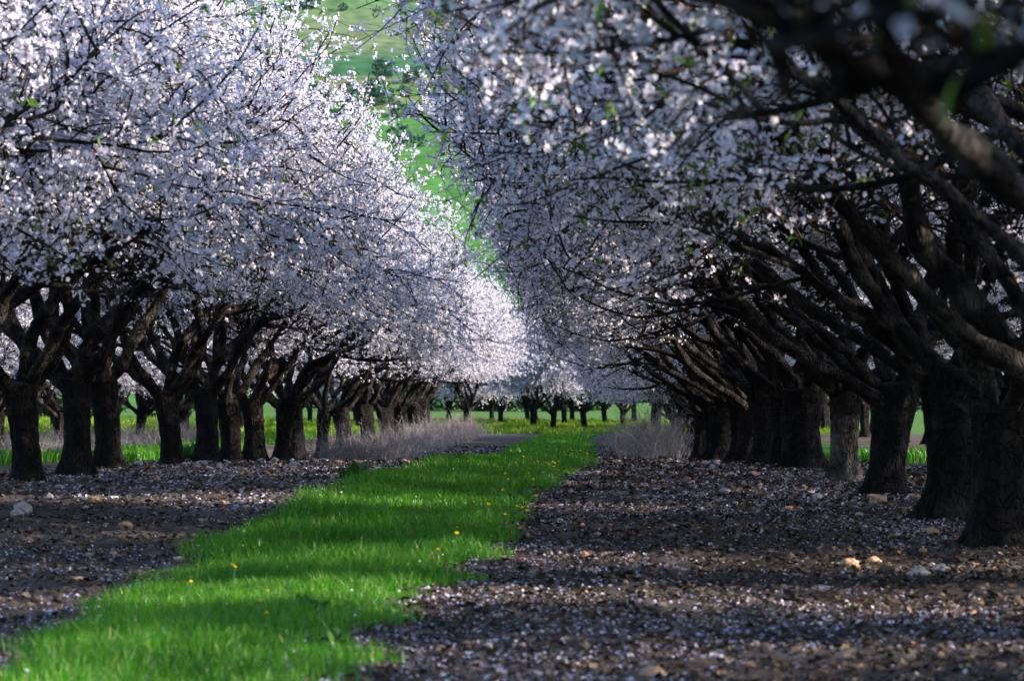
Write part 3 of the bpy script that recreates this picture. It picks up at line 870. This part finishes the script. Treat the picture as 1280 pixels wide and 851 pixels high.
# ------------------------------------------------------------------ dry grey brush along the rows
M_DRY = thin('dry_stem', [(0, (.12, .108, .112)), (.6, (.26, .235, .24)), (1, (.42, .38, .35))], .15)
def brush(name, n_, xf, yf, hh, label, thick=1.0):
    mb = MB()
    y = yf(n_); x = xf(n_, y)
    st = np.stack([x, y, soil(x, y) - .02], -1)
    h = rng.uniform(*hh, n_) * rng.uniform(.5, 1.15, n_) * (1 + 1.1 * vnoise(x * 1.3, y * .3))
    P = grow(st, np.stack([rng.normal(0, .45, n_), rng.normal(0, .45, n_), np.ones(n_)], -1), h, 5, .3, rng.uniform(-.5, .4, n_), rng)
    v, f = tubes(P, np.full((n_, 1), .0045 * thick) * np.linspace(1, .5, 5), 3); mb.add(v, f)
    p, tg = pick(P, rng.uniform(.25, 1, (n_, 4))); p = p.reshape(-1, 3); tg = tg.reshape(-1, 3)
    Q = grow(p, tg + .8 * rng.standard_normal(p.shape), rng.uniform(.08, .3, len(p)), 3, .2, np.zeros(len(p)), rng)
    v, f = tubes(Q, np.full((len(Q), 1), .003 * thick) * np.linspace(1, .6, 3), 3); mb.add(v, f)
    tag(mb.build(name, [M_DRY]), label, 'dry brush')
brush('dry_brush', 3000, lambda n_, y: np.interp(y, [58, 75, 100, 125], [-4.0, -3.9, -3.6, -3.4]) + rng.normal(0, .38, n_), lambda n_: 60 + 62 * rng.random(n_) ** 1.25, (.35, .8), 'long belt of tangled grey dry grass along the foot of the left row')
brush('dry_brush', 1500, lambda n_, y: 2.05 + rng.normal(0, .33, n_), lambda n_: rng.normal(76, 4.5, n_), (.5, 1.15), 'bushy clump of grey dry brush before the dark right trunks')
brush('dry_brush', 2600, lambda n_, y: -12.3 + rng.normal(0, .7, n_), lambda n_: 48 + 62 * rng.random(n_), (.25, .7), 'pinkish grey dry grass along the next row, glimpsed behind the front left trunks', 1.3)

# ------------------------------------------------------------------ weeds and flowers in the strip
M_WEED = thin('weed_leaf', [(0, (.03, .10, .02)), (.6, (.05, .16, .03)), (1, (.16, .26, .07))], .35, gloss=.06)
M_YELLOW = thin('yellow_petal', [(0, (.70, .50, .02)), (1, (.85, .68, .04))], .3)
def weed(px, py, n_, size, label):
    x, y = at(px, py)
    mb = MB()
    a = rng.uniform(0, 6.28, n_); el = rng.uniform(.3, 1.3, n_)
    d = np.stack([np.cos(a) * np.cos(el), np.sin(a) * np.cos(el), np.sin(el)], -1)
    P = grow(np.zeros((n_, 3)) + rng.normal(0, .03, (n_, 3)) * [1, 1, 0], d, rng.uniform(.5, 1, n_) * size, 6, .12, rng.uniform(-1.1, 0, n_), rng)
    s = norm(np.cross(P[:, -1] - P[:, 0], [0, 0, 1.0]))
    w_ = np.array([.15, .6, 1, .95, .6, .05]) * size * .16
    V = np.stack([P + s[:, None] * w_[None, :, None], P, P - s[:, None] * w_[None, :, None]], 2)
    V[:, :, 1, 2] -= w_ * .25
    idx = np.arange(n_ * 18).reshape(n_, 6, 3)
    for j in range(2):
        mb.add(np.zeros((0, 3)), np.zeros((0, 4), int)) if False else None
        q = np.stack([idx[:, :-1, j], idx[:, 1:, j], idx[:, 1:, j + 1], idx[:, :-1, j + 1]], -1).reshape(-1, 4)
        if j == 0: mb.add(V.reshape(-1, 3), q)
        else: mb.f.append(q); mb.m.append(np.zeros(len(q), np.int32))
    o = mb.build('weed', [M_WEED]); o.location = (x, y, float(soil(x, y)))
    tag(o, label, 'weed', 'broad leaved weeds in the grass strip')
weed(432, 808, 16, .16, 'broad leaved weed with a pale upright leaf at the right edge of the grass')
weed(395, 775, 26, .17, 'dark bushy weed just behind the pale leaved one at the grass edge')
weed(345, 790, 18, .12, 'leafy weed standing in the grass left of the dark bushy one')
weed(440, 600, 30, .32, 'low green leafy weed on the soil at the left edge of the strip')
weed(595, 700, 22, .12, 'small leafy weed where the strip narrows at its right edge')
weed(600, 655, 20, .16, 'low weed tuft at the right edge where the strip bulges towards the soil')
weed(655, 628, 20, .18, 'dark weed tuft further along the right edge of the strip')
weed(210, 815, 16, .12, 'small weed alone in the middle of the front of the grass')
weed(236, 577, 60, .5, 'dark grey green bushy weed at the foot of the left trunks')

fm = MB()
stem = grow(np.zeros((1, 3)), np.array([[.1, 0, 1.0]]), np.array([.17]), 5, .1, np.zeros(1), rng)
v, f = tubes(stem, np.full((1, 5), .0025), 4); fm.add(v, f, 1)
e = stem[0, -1]
blossoms(fm, np.repeat(e[None], 2, 0) + [[0, 0, 0], [0, 0, .004]], np.array([[.2, -.5, 1], [.1, -.3, 1.0]]), np.array([.014, .010]), rng, 0, 8)
f0 = fm.mesh('yellow_flower', [M_YELLOW, M_WEED])
spots = [(285, 735), (318, 792), (327, 806), (290, 741), (232, 760), (330, 765)]
for _ in range(48):
    t = rng.random(); px = np.interp(t, [0, .5, 1], [600, 690, 728]) + rng.normal(0, 14); py = np.interp(t, [0, .5, 1], [665, 600, 566]) + rng.normal(0, 8)
    spots.append((px, py))
for k, (px, py) in enumerate(spots):
    x, y = at(px, py)
    if k >= 6: x += rng.normal(0, .15); y += rng.normal(0, 5)
    o = bpy.data.objects.new('yellow_flower', f0); COL.objects.link(o)
    s = rng.uniform(.8, 1.3) * (.7 if k < 6 else .95)
    o.location = (x, y, float(soil(x, y))); o.scale = (s, s, s); o.rotation_euler = (0, 0, rng.uniform(-.6, .6))
    tag(o, 'small yellow flower low in the front of the grass' if k < 6 else 'small yellow flower among those lining the right edge of the strip', 'flower', 'yellow flowers in the grass')
